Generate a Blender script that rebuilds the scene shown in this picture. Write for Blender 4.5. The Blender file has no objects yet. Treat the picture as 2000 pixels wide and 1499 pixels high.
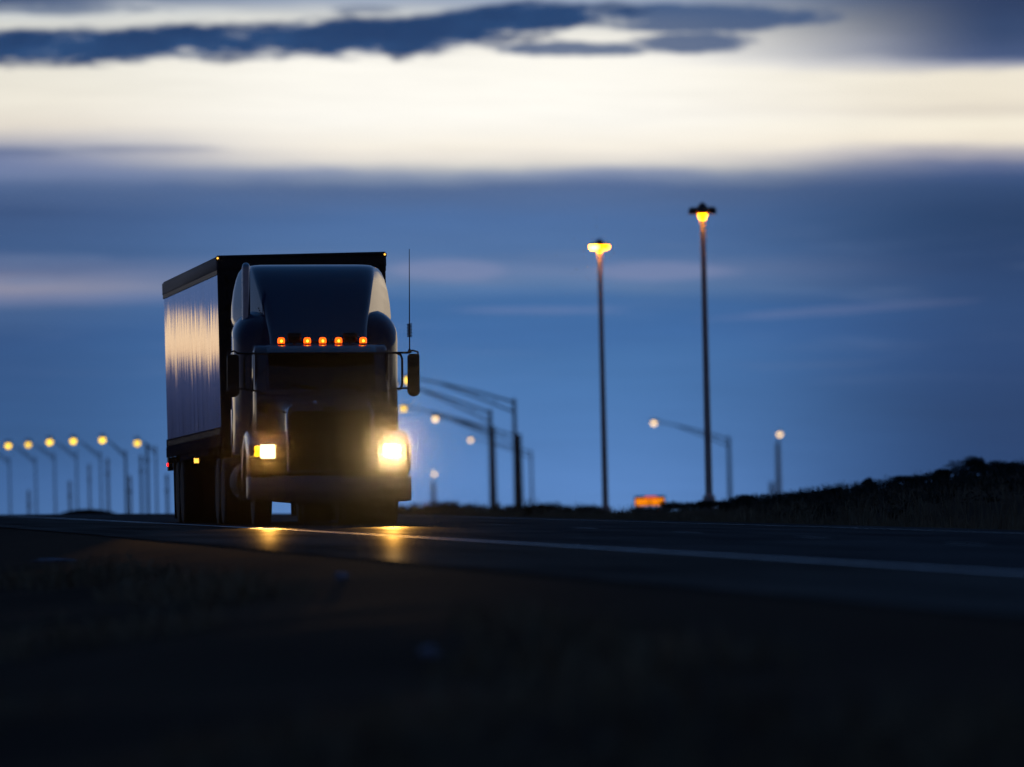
import bpy, bmesh, math, random
from mathutils import Vector, Matrix
random.seed(7)
S = bpy.context.scene
COL = S.collection
R = math.radians

# ------------------------------------------------------------------ camera
CAMZ = 1.3                      # lens height above the verge the photographer kneels on
FPX = 22222.0                   # focal length in photo pixels (400 mm on a 36 mm frame, 2000 px wide)
HORIZON = 1040.0
PITCH = math.atan((HORIZON - 749.5) / FPX)
ROLL = R(1.3)
_f = Vector((0, math.cos(PITCH), math.sin(PITCH)))
_r0 = Vector((1, 0, 0)); _u0 = Vector((0, -math.sin(PITCH), math.cos(PITCH)))
_R = _r0 * math.cos(ROLL) - _u0 * math.sin(ROLL)
_U = _r0 * math.sin(ROLL) + _u0 * math.cos(ROLL)
cd = bpy.data.cameras.new('camera'); cam = bpy.data.objects.new('camera', cd); COL.objects.link(cam)
mw = Matrix((( _R.x, _U.x, -_f.x, 0), (_R.y, _U.y, -_f.y, 0), (_R.z, _U.z, -_f.z, CAMZ), (0, 0, 0, 1)))
cam.matrix_world = mw
cd.sensor_width = 36; cd.lens = 400; cd.clip_start = .5; cd.clip_end = 60000
cd.dof.use_dof = True; cd.dof.focus_distance = 170.5; cd.dof.aperture_fstop = 2.8
S.camera = cam

# ------------------------------------------------------------------ sky
world = bpy.data.worlds.new('World'); S.world = world; world.use_nodes = True
nt = world.node_tree; nt.nodes.clear()
def srgb(r, g, b):
    f = lambda c: (c/255/12.92) if c/255 <= .04045 else ((c/255+.055)/1.055)**2.4
    return (f(r), f(g), f(b), 1)
class NG:
    def __init__(s, tree): s.t = tree
    def n(s, k, **kw):
        n = s.t.nodes.new(k)
        for a, b in kw.items(): setattr(n, a, b)
        return n
    def put(s, sock, v):
        if isinstance(v, bpy.types.NodeSocket): s.t.links.new(v, sock)
        else: sock.default_value = v
    def m(s, op, a, b=None, c=None, clamp=False):
        n = s.n('ShaderNodeMath', operation=op, use_clamp=clamp)
        for i, v in enumerate((a, b, c)):
            if v is not None: s.put(n.inputs[i], v)
        return n.outputs[0]
    def ss(s, x, a, b):
        n = s.n('ShaderNodeMapRange', interpolation_type='SMOOTHSTEP')
        s.put(n.inputs[0], x); n.inputs[1].default_value = a; n.inputs[2].default_value = b
        return n.outputs[0]
    def xyz(s, x, y, z=0.0):
        n = s.n('ShaderNodeCombineXYZ')
        for i, v in enumerate((x, y, z)): s.put(n.inputs[i], v)
        return n.outputs[0]
    def noise(s, vec, scale=1, detail=4, rough=.55, dist=0):
        n = s.n('ShaderNodeTexNoise'); n.inputs['Scale'].default_value = scale
        n.inputs['Detail'].default_value = detail; n.inputs['Roughness'].default_value = rough
        n.inputs['Distortion'].default_value = dist
        if vec is not None: s.t.links.new(vec, n.inputs['Vector'])
        return n.outputs[0]
    def mix(s, f, a, b):
        n = s.n('ShaderNodeMix', data_type='RGBA'); s.put(n.inputs[0], f); s.put(n.inputs[6], a); s.put(n.inputs[7], b)
        return n.outputs[2]
    def ramp(s, f, stops, interp='LINEAR'):
        n = s.n('ShaderNodeValToRGB'); s.put(n.inputs[0], f); e = n.color_ramp.elements
        n.color_ramp.interpolation = interp
        while len(e) < len(stops): e.new(1)
        for el, (p, c) in zip(e, stops): el.position = p; el.color = c
        return n.outputs[0]
g = NG(nt)
tc = g.n('ShaderNodeTexCoord')
sx = g.n('ShaderNodeSeparateXYZ'); nt.links.new(tc.outputs['Generated'], sx.inputs[0])
az = g.m('MULTIPLY', g.m('ARCTAN2', sx.outputs[0], sx.outputs[1]), 180/math.pi)      # degrees right of the road view
el = g.m('MULTIPLY', g.m('ARCSINE', sx.outputs[2]), 180/math.pi)                      # degrees above the horizon
DEG = FPX * math.pi / 180
ax = g.m('MULTIPLY', az, DEG)                                                          # fine angular units
axc = g.m('MINIMUM', g.m('MAXIMUM', ax, -1400.), 1400.)
ey = g.m('SUBTRACT', g.m('SUBTRACT', HORIZON, g.m('MULTIPLY', el, DEG)), g.m('MULTIPLY', axc, .0227))
nz1 = g.noise(g.xyz(g.m('DIVIDE', ax, 620.), g.m('DIVIDE', ey, 120.)), 1, 3, .5)
nz2 = g.noise(g.xyz(g.m('DIVIDE', ax, 150.), g.m('DIVIDE', ey, 42.), 7.3), 1, 5, .6)
nz5 = g.noise(g.xyz(g.m('DIVIDE', ax, 64.), g.m('DIVIDE', ey, 17.), 5.5), 1, 5, .65); w5 = g.m('SUBTRACT', nz5, .5)
w1 = g.m('SUBTRACT', nz1, .5); w2 = g.m('SUBTRACT', nz2, .5)
eyw = g.m('ADD', g.m('ADD', ey, g.m('MULTIPLY', w1, 62.)), g.m('MULTIPLY', w2, 12.))
tt = g.m('DIVIDE', eyw, 1100., clamp=True)
def prof(l): return [(y/1100., srgb(*c)) for y, c in l]
mid = g.ramp(tt, prof([(0,(150,165,188)),(40,(215,216,212)),(80,(246,243,234)),(130,(255,252,243)),(230,(255,252,244)),(285,(250,243,230)),(320,(226,220,213)),(340,(150,158,185)),(366,(98,118,164)),(430,(90,122,178)),(490,(94,126,180)),(530,(122,140,186)),(560,(104,134,184)),(590,(74,118,178)),(650,(76,121,184)),(700,(82,127,188)),(760,(86,131,193)),(850,(94,138,202)),(960,(104,146,212)),(1045,(110,150,214))]))
lef = g.ramp(tt, prof([(0,(60,82,120)),(28,(205,210,212)),(70,(222,220,210)),(130,(234,230,217)),(200,(238,232,218)),(245,(226,218,206)),(278,(176,176,186)),(298,(112,126,160)),(345,(118,132,172)),(375,(92,112,158)),(420,(70,94,142)),(490,(74,102,152)),(525,(112,122,164)),(556,(172,160,184)),(578,(140,142,180)),(602,(82,110,160)),(660,(62,96,150)),(760,(62,98,152)),(860,(64,102,156)),(950,(74,112,170)),(1045,(84,122,180))]))
rig = g.ramp(tt, prof([(0,(42,62,98)),(60,(52,74,112)),(108,(72,92,132)),(124,(160,164,180)),(140,(240,232,214)),(195,(238,229,211)),(215,(226,217,202)),(240,(248,240,221)),(280,(240,230,212)),(300,(170,168,178)),(322,(98,112,150)),(350,(66,90,136)),(430,(46,78,124)),(520,(52,84,134)),(600,(60,96,152)),(700,(56,92,148)),(800,(50,84,134)),(900,(50,88,142)),(1045,(56,94,150))]))
base = g.mix(g.ss(ax, -250., -1050.), g.mix(g.ss(ax, 150., 980.), mid, rig), lef)
# faint pale streaks across the blue
st = g.noise(g.xyz(g.m('DIVIDE', ax, 420.), g.m('DIVIDE', ey, 38.), 3.1), 1, 3, .5)
stm = g.m('MULTIPLY', g.m('MULTIPLY', g.ss(st, .52, .78), g.ss(ey, 400., 520.)), g.ss(ey, 800., 600.))
base = g.mix(g.m('MULTIPLY', stm, .5), base, srgb(128, 142, 184))
fin = g.noise(g.xyz(g.m('DIVIDE', ax, 260.), g.m('DIVIDE', ey, 16.), 9.1), 1, 5, .6)
tone = g.m('ADD', .80, g.m('MULTIPLY', g.m('ADD', g.m('MULTIPLY', fin, .5), g.m('MULTIPLY', nz1, .5)), .32))
vm = g.n('ShaderNodeVectorMath', operation='MULTIPLY'); nt.links.new(base, vm.inputs[0])
blue = g.ss(ey, 300., 380.)                                                        # the cloud deck below the gap is a cool slate blue
tint = g.mix(blue, (1.03,1.03,1.03,1), (.70,.83,.83,1)); vt = g.n('ShaderNodeVectorMath', operation='SCALE'); nt.links.new(tint, vt.inputs[0]); nt.links.new(tone, vt.inputs['Scale'])
nt.links.new(vt.outputs[0], vm.inputs[1]); base = vm.outputs[0]
# dark cloud lying across the top
def ell(cx, cy, rx, ry, amp=1.0, tilt=0.0):
    dx = g.m('SUBTRACT', ax, float(cx-1000))
    a = g.m('DIVIDE', dx, float(rx))
    cyy = g.m('ADD', float(cy), g.m('MULTIPLY', dx, tilt)) if tilt else float(cy)
    b = g.m('DIVIDE', g.m('SUBTRACT', ey, cyy), float(ry))
    d = g.m('ADD', g.m('MULTIPLY', a, a), g.m('MULTIPLY', b, b))
    d = g.m('ADD', g.m('ADD', d, g.m('MULTIPLY', w2, 3.0*amp)), g.m('MULTIPLY', w5, 1.5*amp))
    return g.ss(g.m('ADD', d, g.m('MULTIPLY', w1, 1.6*amp)), 1.65, .4)
def mx(*a):
    r = a[0]
    for b in a[1:]: r = g.m('MAXIMUM', r, b)
    return r
pale = mx(g.m('MULTIPLY', ell(880, 528, 105, 20, .5), .8), g.m('MULTIPLY', ell(1310, 530, 130, 17, .5), .75), g.m('MULTIPLY', ell(1050, 606, 170, 6, .5), .5), g.m('MULTIPLY', ell(1640, 606, 240, 8, .6, -.07), .4))
base = g.mix(g.m('MULTIPLY', pale, .42), base, srgb(142, 148, 184))
base = g.mix(g.m('MULTIPLY', mx(ell(40, 300, 90, 8, .6), ell(300, 292, 130, 7, .8)), .35), base, srgb(92, 108, 148))
base = g.mix(g.m('MULTIPLY', g.m('MULTIPLY', g.ss(ax, 450., 1100.), g.ss(ey, 330., 420.)), .5), base, srgb(34, 60, 98))
cl = mx(ell(120, 92, 520, 34), ell(390, 84, 300, 32), ell(660, 74, 400, 39, 1, -.03), ell(1010, 38, 205, 29, 1, -.05))
cl2 = mx(ell(1400, 36, 210, 25), ell(1130, 96, 150, 14), ell(1370, 84, 115, 20), ell(1300, 52, 130, 13), g.m('MULTIPLY', ell(150, 18, 180, 13), .75), g.m('MULTIPLY', ell(735, 19, 70, 7), .6))
base = g.mix(g.m('MULTIPLY', cl2, .88), base, srgb(46, 80, 126))
base = g.mix(cl, base, g.mix(g.ss(nz2, .3, .75), srgb(30, 62, 106), srgb(42, 80, 128)))
# the sky out of frame: a low peach gap to the left, broad pale gaps right, dull cloud elsewhere
nz3 = g.noise(g.xyz(g.m('DIVIDE', az, 1.3), g.m('DIVIDE', el, .7), 1.7), 1, 5, .6)
nz4 = g.noise(g.xyz(g.m('DIVIDE', az, 14.), g.m('DIVIDE', el, 3.2), 4.2), 1, 4, .55)
elw = g.m('ADD', el, g.m('ADD', g.m('MULTIPLY', g.m('SUBTRACT', nz3, .5), .58), g.m('MULTIPLY', g.ss(az, -12., -20.), .38)))
lowl = g.ramp(g.m('DIVIDE', elw, 3., clamp=True), [(p/3., c) for p, c in [(0,srgb(20,32,58)),(.30,srgb(24,38,64)),(.46,srgb(28,42,72)),(.66,srgb(36,50,84)),(.79,srgb(46,60,98)),(.84,srgb(120,112,130)),(.88,srgb(232,192,154)),(.96,srgb(248,212,172)),(1.06,srgb(244,208,170)),(1.13,srgb(70,94,140)),(1.5,srgb(70,98,144)),(1.8,srgb(150,160,180)),(2.2,srgb(236,226,208)),(3.,srgb(110,124,156))]])
lowr = g.ramp(g.m('DIVIDE', g.m('ADD', el, g.m('MULTIPLY', g.m('SUBTRACT', nz3, .5), 1.6)), 8., clamp=True), [(p/8., c) for p, c in [(0,srgb(60,88,136)),(.5,srgb(74,100,150)),(.9,srgb(225,212,190)),(2.4,srgb(250,238,214)),(3.4,srgb(190,188,190)),(5.,srgb(90,112,152)),(8.,srgb(60,86,130))]])
base = g.mix(g.ss(az, -3.2, -5.0), base, lowl)
base = g.mix(g.ss(az, 3.2, 5.5), base, lowr)
hi = g.ramp(g.m('DIVIDE', el, 90., clamp=True), [(0,(.15,.20,.33,1)),(.06,(.11,.17,.31,1)),(.15,(.06,.13,.29,1)),(.4,(.022,.080,.22,1)),(1,(.012,.05,.14,1))])
hi = g.mix(g.m('MULTIPLY', g.ss(nz4, .5, .72), .12), hi, (.16, .18, .23, 1))
base = g.mix(g.ss(el, 2.9, 7.0), base, hi)
back = g.ramp(g.m('DIVIDE', el, 90., clamp=True), [(0,(.040,.044,.078,1)),(.12,(.026,.036,.078,1)),(.3,(.009,.022,.06,1)),(.6,(.009,.030,.085,1)),(1,(.012,.05,.14,1))])
gapr = g.m('MULTIPLY', g.m('MULTIPLY', g.ss(az, 8., 14.), g.ss(az, 48., 32.)), g.m('MULTIPLY', g.ss(elw, .9, 1.5), g.ss(elw, 9., 6.)))
gapl = g.m('MULTIPLY', g.m('MULTIPLY', g.ss(az, -13., -17.), g.ss(az, -46., -36.)), g.m('MULTIPLY', g.ss(elw, .4, .6), g.ss(elw, 2.2, 1.6)))
base = g.mix(g.m('MAXIMUM', gapr, gapl), base, (.86, .70, .52, 1))
aaz = g.m('ABSOLUTE', az)
base = g.mix(g.m('MULTIPLY', g.ss(aaz, 45., 120.), g.ss(el, 90., 55.)), base, back)
base = g.mix(g.ss(el, -.1, -2.), base, (.004, .004, .006, 1))
# last glow of the sky itself after sunset
sky = g.n('ShaderNodeTexSky', sky_type='NISHITA', sun_disc=False, sun_elevation=R(-1.5), sun_rotation=R(12.), altitude=1600.)
bg1 = g.n('ShaderNodeBackground'); g.put(bg1.inputs[0], sky.outputs[0]); bg1.inputs[1].default_value = .003
bg2 = g.n('ShaderNodeBackground'); g.put(bg2.inputs[0], base); bg2.inputs[1].default_value = 1.0
add = g.n('ShaderNodeAddShader'); nt.links.new(bg1.outputs[0], add.inputs[0]); nt.links.new(bg2.outputs[0], add.inputs[1])
out = g.n('ShaderNodeOutputWorld'); nt.links.new(add.outputs[0], out.inputs[0])

S.view_settings.view_transform = 'Standard'; S.view_settings.look = 'None'
S.view_settings.exposure = 0; S.view_settings.gamma = 1
try: S.view_settings.use_curve_mapping = False
except Exception: pass
S.cycles.use_denoising = True; S.cycles.denoising_input_passes = 'RGB'
S.cycles.max_bounces = 6; S.cycles.volume_bounces = 0
S.cycles.sample_clamp_indirect = 6.0

# ------------------------------------------------------------------ materials
def mat(name, col, rough=.6, metal=0., spec=.5, coat=0., noise=None, bump=None, noisew=None):
    m = bpy.data.materials.new(name); m.use_nodes = True; t = m.node_tree; h = NG(t)
    b = t.nodes['Principled BSDF']
    b.inputs['Base Color'].default_value = (*col, 1); b.inputs['Roughness'].default_value = rough
    b.inputs['Metallic'].default_value = metal; b.inputs['Specular IOR Level'].default_value = spec
    b.inputs['Coat Weight'].default_value = coat; b.inputs['Coat Roughness'].default_value = .04
    tco = h.n('ShaderNodeTexCoord').outputs['Object']
    if noise:
        sc, lo, hi_ = noise
        f = h.noise(tco, sc, 5, .6)
        h.put(b.inputs['Base Color'], h.ramp(f, [(.3, (*[c*lo for c in col], 1)), (.7, (*[c*hi_ for c in col], 1))]))
        if noisew: h.put(b.inputs['Roughness'], h.m('ADD', rough-noisew*.5, h.m('MULTIPLY', f, noisew)))
    if bump:
        sc, st = bump
        bn = h.n('ShaderNodeBump'); bn.inputs['Strength'].default_value = st; bn.inputs['Distance'].default_value = .02
        h.put(bn.inputs['Height'], h.noise(tco, sc, 4, .6)); h.put(b.inputs['Normal'], bn.outputs[0])
    return m
def emis(name, col, strength):
    m = bpy.data.materials.new(name); m.use_nodes = True; t = m.node_tree
    b = t.nodes['Principled BSDF']; b.inputs['Base Color'].default_value = (*[min(c, .8)*.6 for c in col], 1)
    b.inputs['Roughness'].default_value = .3
    b.inputs['Emission Color'].default_value = (*col, 1); b.inputs['Emission Strength'].default_value = strength
    return m
M = dict(
 paint=mat('blue_paint', (.001,.014,.066), .12, 0, .35, .7, noise=(3, .9, 1.1)),
 cabpaint=mat('cab_paint', (.030,.034,.062), .24, 0, .4, .5, noise=(5, .8, 1.15)),
 chrome=mat('chrome', (.62,.63,.66), .13, 1.0, noise=(9, .85, 1.05)),
 steel=mat('brushed_steel', (.42,.42,.44), .22, 1.0, noise=(14, .8, 1.1)),
 bumper=mat('bumper_metal', (.12,.12,.15), .34, .7, noise=(6, .7, 1.15)),
 black=mat('black_plastic', (.008,.008,.009), .5, 0, .3, noise=(20, .8, 1.2)),
 glass=mat('dark_glass', (.003,.003,.004), .06, 0, .35, noise=(2, .8, 1.2)),
 rubber=mat('tyre_rubber', (.010,.010,.010), .8, 0, .25, noise=(18, .7, 1.4)),
 frame=mat('chassis_black', (.008,.008,.008), .7, 0, .2, noise=(8, .6, 1.5)),
 grille=mat('grille_mesh', (.015,.014,.013), .55, .3, .3, noise=(30, .7, 1.3)),
 panel=mat('fluted_steel', (.80,.80,.82), .035, 1.0),
 rail=mat('trailer_rail', (.060,.064,.085), .6, .1, noise=(10, .75, 1.15)),
 lowrail=mat('dull_dark_rail', (.030,.030,.042), .9, 0, .0, noise=(8, .7, 1.3)),  # darker, duller material for the lower rails
 front=mat('trailer_front', (.012,.013,.017), .55, .0, .2, noise=(2, .85, 1.2)),
 digits=mat('number_paint', (.001,.001,.001), .9, 0, .05, noise=(4, .8, 1.2)),
 paper=mat('paper', (.05,.055,.075), .8, 0, .2, noise=(25, .8, 1.1)),
 pole=mat('red_glare_pole', (.10,.075,.075), .65, .2, .3, noise=(3, .7, 1.2)),  # pole colour with the red glare on the far poles mixed in
 galv=mat('galvanised_pole', (.22,.23,.26), .55, .3, .3, noise=(3, .7, 1.2)),
 darkpole=mat('dark_painted_pole', (.60,.56,.54), .5, .2, .4, noise=(3, .8, 1.2)),
 headm=mat('lamp_housing', (.03,.03,.032), .5, .2, .3, noise=(6, .8, 1.2)),
 head=emis('headlight_glow', (1., .62, .24), 13.),
 headdim=emis('headlight_glow_soft', (1., .62, .24), 9.),
 signal=emis('signal_glow', (1., .36, .01), 3.2),
 clear=emis('clearance_glow', (1., .085, .003), 3.0),
 clearhot=emis('clearance_bulb', (1., .40, .02), 6.),
 marker=emis('marker_glow', (1., .45, .06), 2.2), red=emis('red_glow', (1., .012, .01), 3.2),
 reddim=mat('red_reflector', (.10, .004, .005), .4, noise=(30, .8, 1.2)),
 sodium=emis('sodium_lamp', (1., .60, .004), 2.2), sodium2=emis('sodium_lamp_bright', (1., .60, .006), 3.2),
 pale=emis('pale_lamp', (1., .66, .30), 2.8),
 near=emis('post_lamp_glow', (1., .22, .0006), 26.), nearhot=emis('post_lamp_hot', (1., .34, .025), 55.),
 sign=emis('sign_glow', (1., .26, .002), 1.0), signred=emis('sign_red', (1., .06, .03), .8),
 dash=mat('worn_road_paint', (.22,.22,.23), .6, 0, .2, noise=(1.5, .4, 1.2)),
 line=mat('road_paint', (.72,.71,.72), .55, 0, .3, noise=(1.3, .55, 1.1)),
 litter=mat('pale_litter', (.34,.35,.42), .7, 0, .2, noise=(30, .7, 1.1)),
 leaf=mat('scrub_leaf', (.020,.022,.016), .8, 0, .15, noise=(3, .6, 1.5)),
 leafdry=mat('dry_scrub_leaf', (.034,.024,.020), .8, 0, .15, noise=(3, .6, 1.5)),
 bark=mat('bark', (.022,.018,.015), .85, 0, .1, noise=(12, .6, 1.3)),
 blade=mat('dry_grass', (.26,.20,.12), .8, 0, .1, noise=(.8, .4, 1.9)),
)
# fluted steel: quilted press pattern and a little grime
t = M['panel'].node_tree; h = NG(t); b = t.nodes['Principled BSDF']
tco = h.n('ShaderNodeTexCoord').outputs['Object']; sp = h.n('ShaderNodeSeparateXYZ'); t.links.new(tco, sp.inputs[0])
qz = h.m('POWER', h.m('ABSOLUTE', h.m('SINE', h.m('MULTIPLY', sp.outputs[2], 2*math.pi/.16))), 6.)
qz = h.m('SUBTRACT', 1., h.m('MULTIPLY', h.ss(h.m('ABSOLUTE', h.m('SINE', h.m('MULTIPLY', sp.outputs[2], math.pi/.09))), .22, .0), .55))
wear = h.noise(h.xyz(sp.outputs[1], h.m('MULTIPLY', sp.outputs[2], .25)), 3, 5, .6)
fr = h.m('FRACT', h.m('DIVIDE', h.m('SUBTRACT', sp.outputs[1], .08), (14.6-.16)/42)); ribs = h.ss(h.m('MINIMUM', fr, h.m('SUBTRACT', 1., fr)), .02, .16)      # dark joint between flutes
qz = h.m('MULTIPLY', qz, ribs)
h.put(b.inputs['Base Color'], h.mix(h.m('MULTIPLY', h.ss(wear, .35, .7), .5), h.mix(qz, (.26,.26,.28,1), (.86,.85,.86,1)), (.52,.52,.54,1)))
# asphalt
def asphalt(name, col, rough, spec):
    m = bpy.data.materials.new(name); m.use_nodes = True; t = m.node_tree; h = NG(t); b = t.nodes['Principled BSDF']
    tco = h.n('ShaderNodeTexCoord').outputs['Object']
    sp = h.n('ShaderNodeSeparateXYZ'); t.links.new(tco, sp.inputs[0])
    fine = h.noise(tco, 9, 6, .7); big = h.noise(tco, .22, 4, .6)
    th = R(5.05)
    u = h.m('SUBTRACT', h.m('ADD', h.m('MULTIPLY', sp.outputs[0], math.cos(th)), h.m('MULTIPLY', sp.outputs[1], math.sin(th))), 10.467)
    sdir = h.m('ADD', h.m('MULTIPLY', sp.outputs[0], -math.sin(th)), h.m('MULTIPLY', sp.outputs[1], math.cos(th)))
    lng = h.noise(h.xyz(h.m('MULTIPLY', u, 1.6), h.m('MULTIPLY', sdir, .05)), 1, 4, .6)      # wheel-path polish runs along the road
    f = h.m('ADD', h.m('ADD', h.m('MULTIPLY', fine, .3), h.m('MULTIPLY', big, .35)), h.m('MULTIPLY', lng, .35))
    h.put(b.inputs['Base Color'], h.ramp(f, [(.36, (*[c*.55 for c in col], 1)), (.64, (*[c*1.5 for c in col], 1))]))
    b.inputs['Roughness'].default_value = .95; b.inputs['Specular IOR Level'].default_value = 0.
    gl = h.n('ShaderNodeBsdfGlossy'); gl.inputs['Roughness'].default_value = rough; gl.inputs['Color'].default_value = (.9, .9, .9, 1)
    mxs = h.n('ShaderNodeMixShader'); h.put(mxs.inputs[0], h.ramp(f, [(.36, (spec*.1,)*3+(1,)), (.62, (spec*2.,)*3+(1,))]))
    t.links.new(b.outputs[0], mxs.inputs[1]); t.links.new(gl.outputs[0], mxs.inputs[2])
    om = [n for n in t.nodes if n.type == 'OUTPUT_MATERIAL'][0]; t.links.new(mxs.outputs[0], om.inputs['Surface'])
    bn = h.n('ShaderNodeBump'); bn.inputs['Strength'].default_value = .5; bn.inputs['Distance'].default_value = .006
    h.put(bn.inputs['Height'], h.noise(tco, 30, 4, .7)); h.put(b.inputs['Normal'], bn.outputs[0])
    return m
M['road'] = asphalt('asphalt', (.021,.020,.0235), .38, .030)
M['shoulder'] = asphalt('old_asphalt', (.015,.0125,.0115), .34, .034)
M['soil'] = mat('dry_soil', (.0155,.0098,.0060), .95, 0, .02, noise=(.35, .35, 1.7))

# ------------------------------------------------------------------ mesh helpers
class MB:
    def __init__(s): s.v = []; s.f = []; s.mi = []; s.cur = 0
    def add(s, vs, fs):
        o = len(s.v); s.v += [tuple(v) for v in vs]; s.f += [tuple(i+o for i in f) for f in fs]; s.mi += [s.cur]*len(fs); return s
    def bm(s, b):
        b.verts.index_update(); return s.add([v.co[:] for v in b.verts], [[v.index for v in f.verts] for f in b.faces])
    def box(s, x0, x1, y0, y1, z0, z1, bev=0., seg=2):
        b = bmesh.new(); bmesh.ops.create_cube(b, size=1)
        for v in b.verts: v.co = ((x0+x1)/2+v.co.x*(x1-x0), (y0+y1)/2+v.co.y*(y1-y0), (z0+z1)/2+v.co.z*(z1-z0))
        if bev: bmesh.ops.bevel(b, geom=b.edges[:], offset=bev, segments=seg, affect='EDGES', profile=.5)
        s.bm(b); b.free(); return s
    def prism(s, prof, x0, x1, bev=0., seg=2):            # prof: (y,z) outline
        b = bmesh.new(); n = len(prof)
        A = [b.verts.new((x0, y, z)) for y, z in prof]; B = [b.verts.new((x1, y, z)) for y, z in prof]
        b.faces.new(A); b.faces.new(B[::-1])
        for i in range(n): b.faces.new((A[i], B[i], B[(i+1) % n], A[(i+1) % n]))
        bmesh.ops.recalc_face_normals(b, faces=b.faces[:])
        if bev: bmesh.ops.bevel(b, geom=b.edges[:], offset=bev, segments=seg, affect='EDGES', profile=.5)
        s.bm(b); b.free(); return s
    def tube(s, path, r, n=10, caps=True):
        P = [Vector(p) for p in path]; rs = r if isinstance(r, (list, tuple)) else [r]*len(P); rings = []
        up = None
        for i, p in enumerate(P):
            d = (P[min(i+1, len(P)-1)]-P[max(i-1, 0)]).normalized()
            if up is None: up = Vector((0, 0, 1)) if abs(d.z) < .9 else Vector((1, 0, 0))
            a = d.cross(up).normalized(); up = a.cross(d).normalized()
            rings.append([p+a*math.cos(2*math.pi*k/n)*rs[i]+up*math.sin(2*math.pi*k/n)*rs[i] for k in range(n)])
        return s.loft(rings, True, caps)
    def loft(s, rings, closed=True, caps=False):
        n = len(rings[0]); vs = [v for r in rings for v in r]; fs = []
        for i in range(len(rings)-1):
            for k in range(n if closed else n-1):
                a = i*n+k; c = i*n+(k+1) % n; fs.append((a, c, c+n, a+n))
        if caps: fs.append(tuple(range(n-1, -1, -1))); o = (len(rings)-1)*n; fs.append(tuple(o+k for k in range(n)))
        return s.add(vs, fs)
    def lathe(s, prof, c, axis='z', n=24):                 # prof: (r, h)
        rings = []
        for r, hgt in prof:
            ring = []
            for k in range(n):
                a = 2*math.pi*k/n; ca, sa = math.cos(a)*r, math.sin(a)*r
                if axis == 'z': ring.append((c[0]+ca, c[1]+sa, c[2]+hgt))
                elif axis == 'x': ring.append((c[0]+hgt, c[1]+ca, c[2]+sa))
                else: ring.append((c[0]+ca, c[1]+hgt, c[2]+sa))
            rings.append(ring)
        return s.loft(rings, True, True)
    def obj(s, name, m, parent=None, smooth=35, fix=True):
        me = bpy.data.meshes.new(name); me.from_pydata(s.v, [], s.f)
        if fix:
            b = bmesh.new(); b.from_mesh(me); bmesh.ops.recalc_face_normals(b, faces=b.faces[:]); b.to_mesh(me); b.free()
        for x in (m if isinstance(m, (list, tuple)) else [m]): me.materials.append(M[x])
        if any(s.mi): me.polygons.foreach_set('material_index', s.mi)
        if smooth: me.shade_smooth(); me.set_sharp_from_angle(angle=R(smooth))
        o = bpy.data.objects.new(name, me); COL.objects.link(o)
        if parent: o.parent = parent
        return o
def tag(o, label=None, cat=None, group=None, kind=None):
    if label: o['label'] = label
    if cat: o['category'] = cat
    if group: o['group'] = group
    if kind: o['kind'] = kind
    return o
def empty(name, loc, label, cat, group=None):
    o = bpy.data.objects.new(name, None); COL.objects.link(o); o.location = loc; o.empty_display_size = .3
    return tag(o, label, cat, group)
def ray(px, py): return _f + _R*((px-1000)/FPX) - _U*((py-749.5)/FPX)
def at(px, py, d):                                          # the point seen there, d metres down the road
    v = ray(px, py); v = v*(d/v.y); return Vector((v.x, v.y, v.z+CAMZ))

# ------------------------------------------------------------------ terrain
TH = R(5.05); T = Vector((-math.sin(TH), math.cos(TH))); N = Vector((math.cos(TH), math.sin(TH))); C0 = 10.467
KN = [(-400,-3.4),(-200,-2.16),(0,-.87),(60,-.485),(79,-.365),(95,-.262),(119,-.112),(135,-.012),(152,.093),(172,.207),(202,.374),(222,.485),(244,.600),(270,.71),(300,.80),(330,.85),(360,.84),(400,.70),(460,.25),(540,-.6),(700,-2.2),(900,-3.6),(1200,-4.6),(2000,-5.5),(6000,-8.)]
def lerp(tab, x):
    if x <= tab[0][0]: return tab[0][1]
    for (a, p), (b, q) in zip(tab, tab[1:]):
        if x <= b: return p+(q-p)*(x-a)/(b-a)
    return tab[-1][1]
def ss01(a, b, x): x = max(0, min(1, (x-a)/(b-a))); return x*x*(3-2*x)
def hn(a, b):
    v = math.sin(a*12.9898+b*78.233)*43758.5453; return v-math.floor(v)
def vn(x, y):
    i, j = math.floor(x), math.floor(y); fx, fy = x-i, y-j; fx = fx*fx*(3-2*fx); fy = fy*fy*(3-2*fy)
    return (hn(i,j)*(1-fx)+hn(i+1,j)*fx)*(1-fy)+(hn(i,j+1)*(1-fx)+hn(i+1,j+1)*fx)*fy
XS = [(-300,-3.4),(-60,-1.6),(-14,-.90),(-10,-.62),(-3,.035),(0,0),(3.66,-.047),(8.6,-.158),(9.4,-.24),(11,-.36),(300,-.36)]
def bank_foot(s): return 11+.10*max(0, s-200)          # the bank swings away from the road
def height(s, u, rough=True):
    z = lerp(KN, s)+lerp(XS, u)
    bank = ss01(120, 180, s)*(1-ss01(285, 345, s))
    ub = bank_foot(s)
    if u > ub: z += bank*(.108*(min(u, ub+13)-ub)+.05*max(0, min(u, 60)-ub-13))
    if rough and (u < -3.6 or u > 9.6):
        k = min(1, (-3.6-u)/2) if u < -3.6 else min(1, (u-9.6)/2)
        z += k*((vn(s*.35, u*.35)-.5)*.14+(vn(s*1.3+9, u*1.3)-.5)*.05)
    return z+CAMZ
def gp(s, u, dz=0., rough=False):
    p = T*s+N*(u+C0); return Vector((p.x, p.y, height(s, u, rough)+dz))
def su(x, y): p = Vector((x, y)); return p.dot(T), p.dot(N)-C0
def ground_at(x, y): s, u = su(x, y); return height(s, u)
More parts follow.
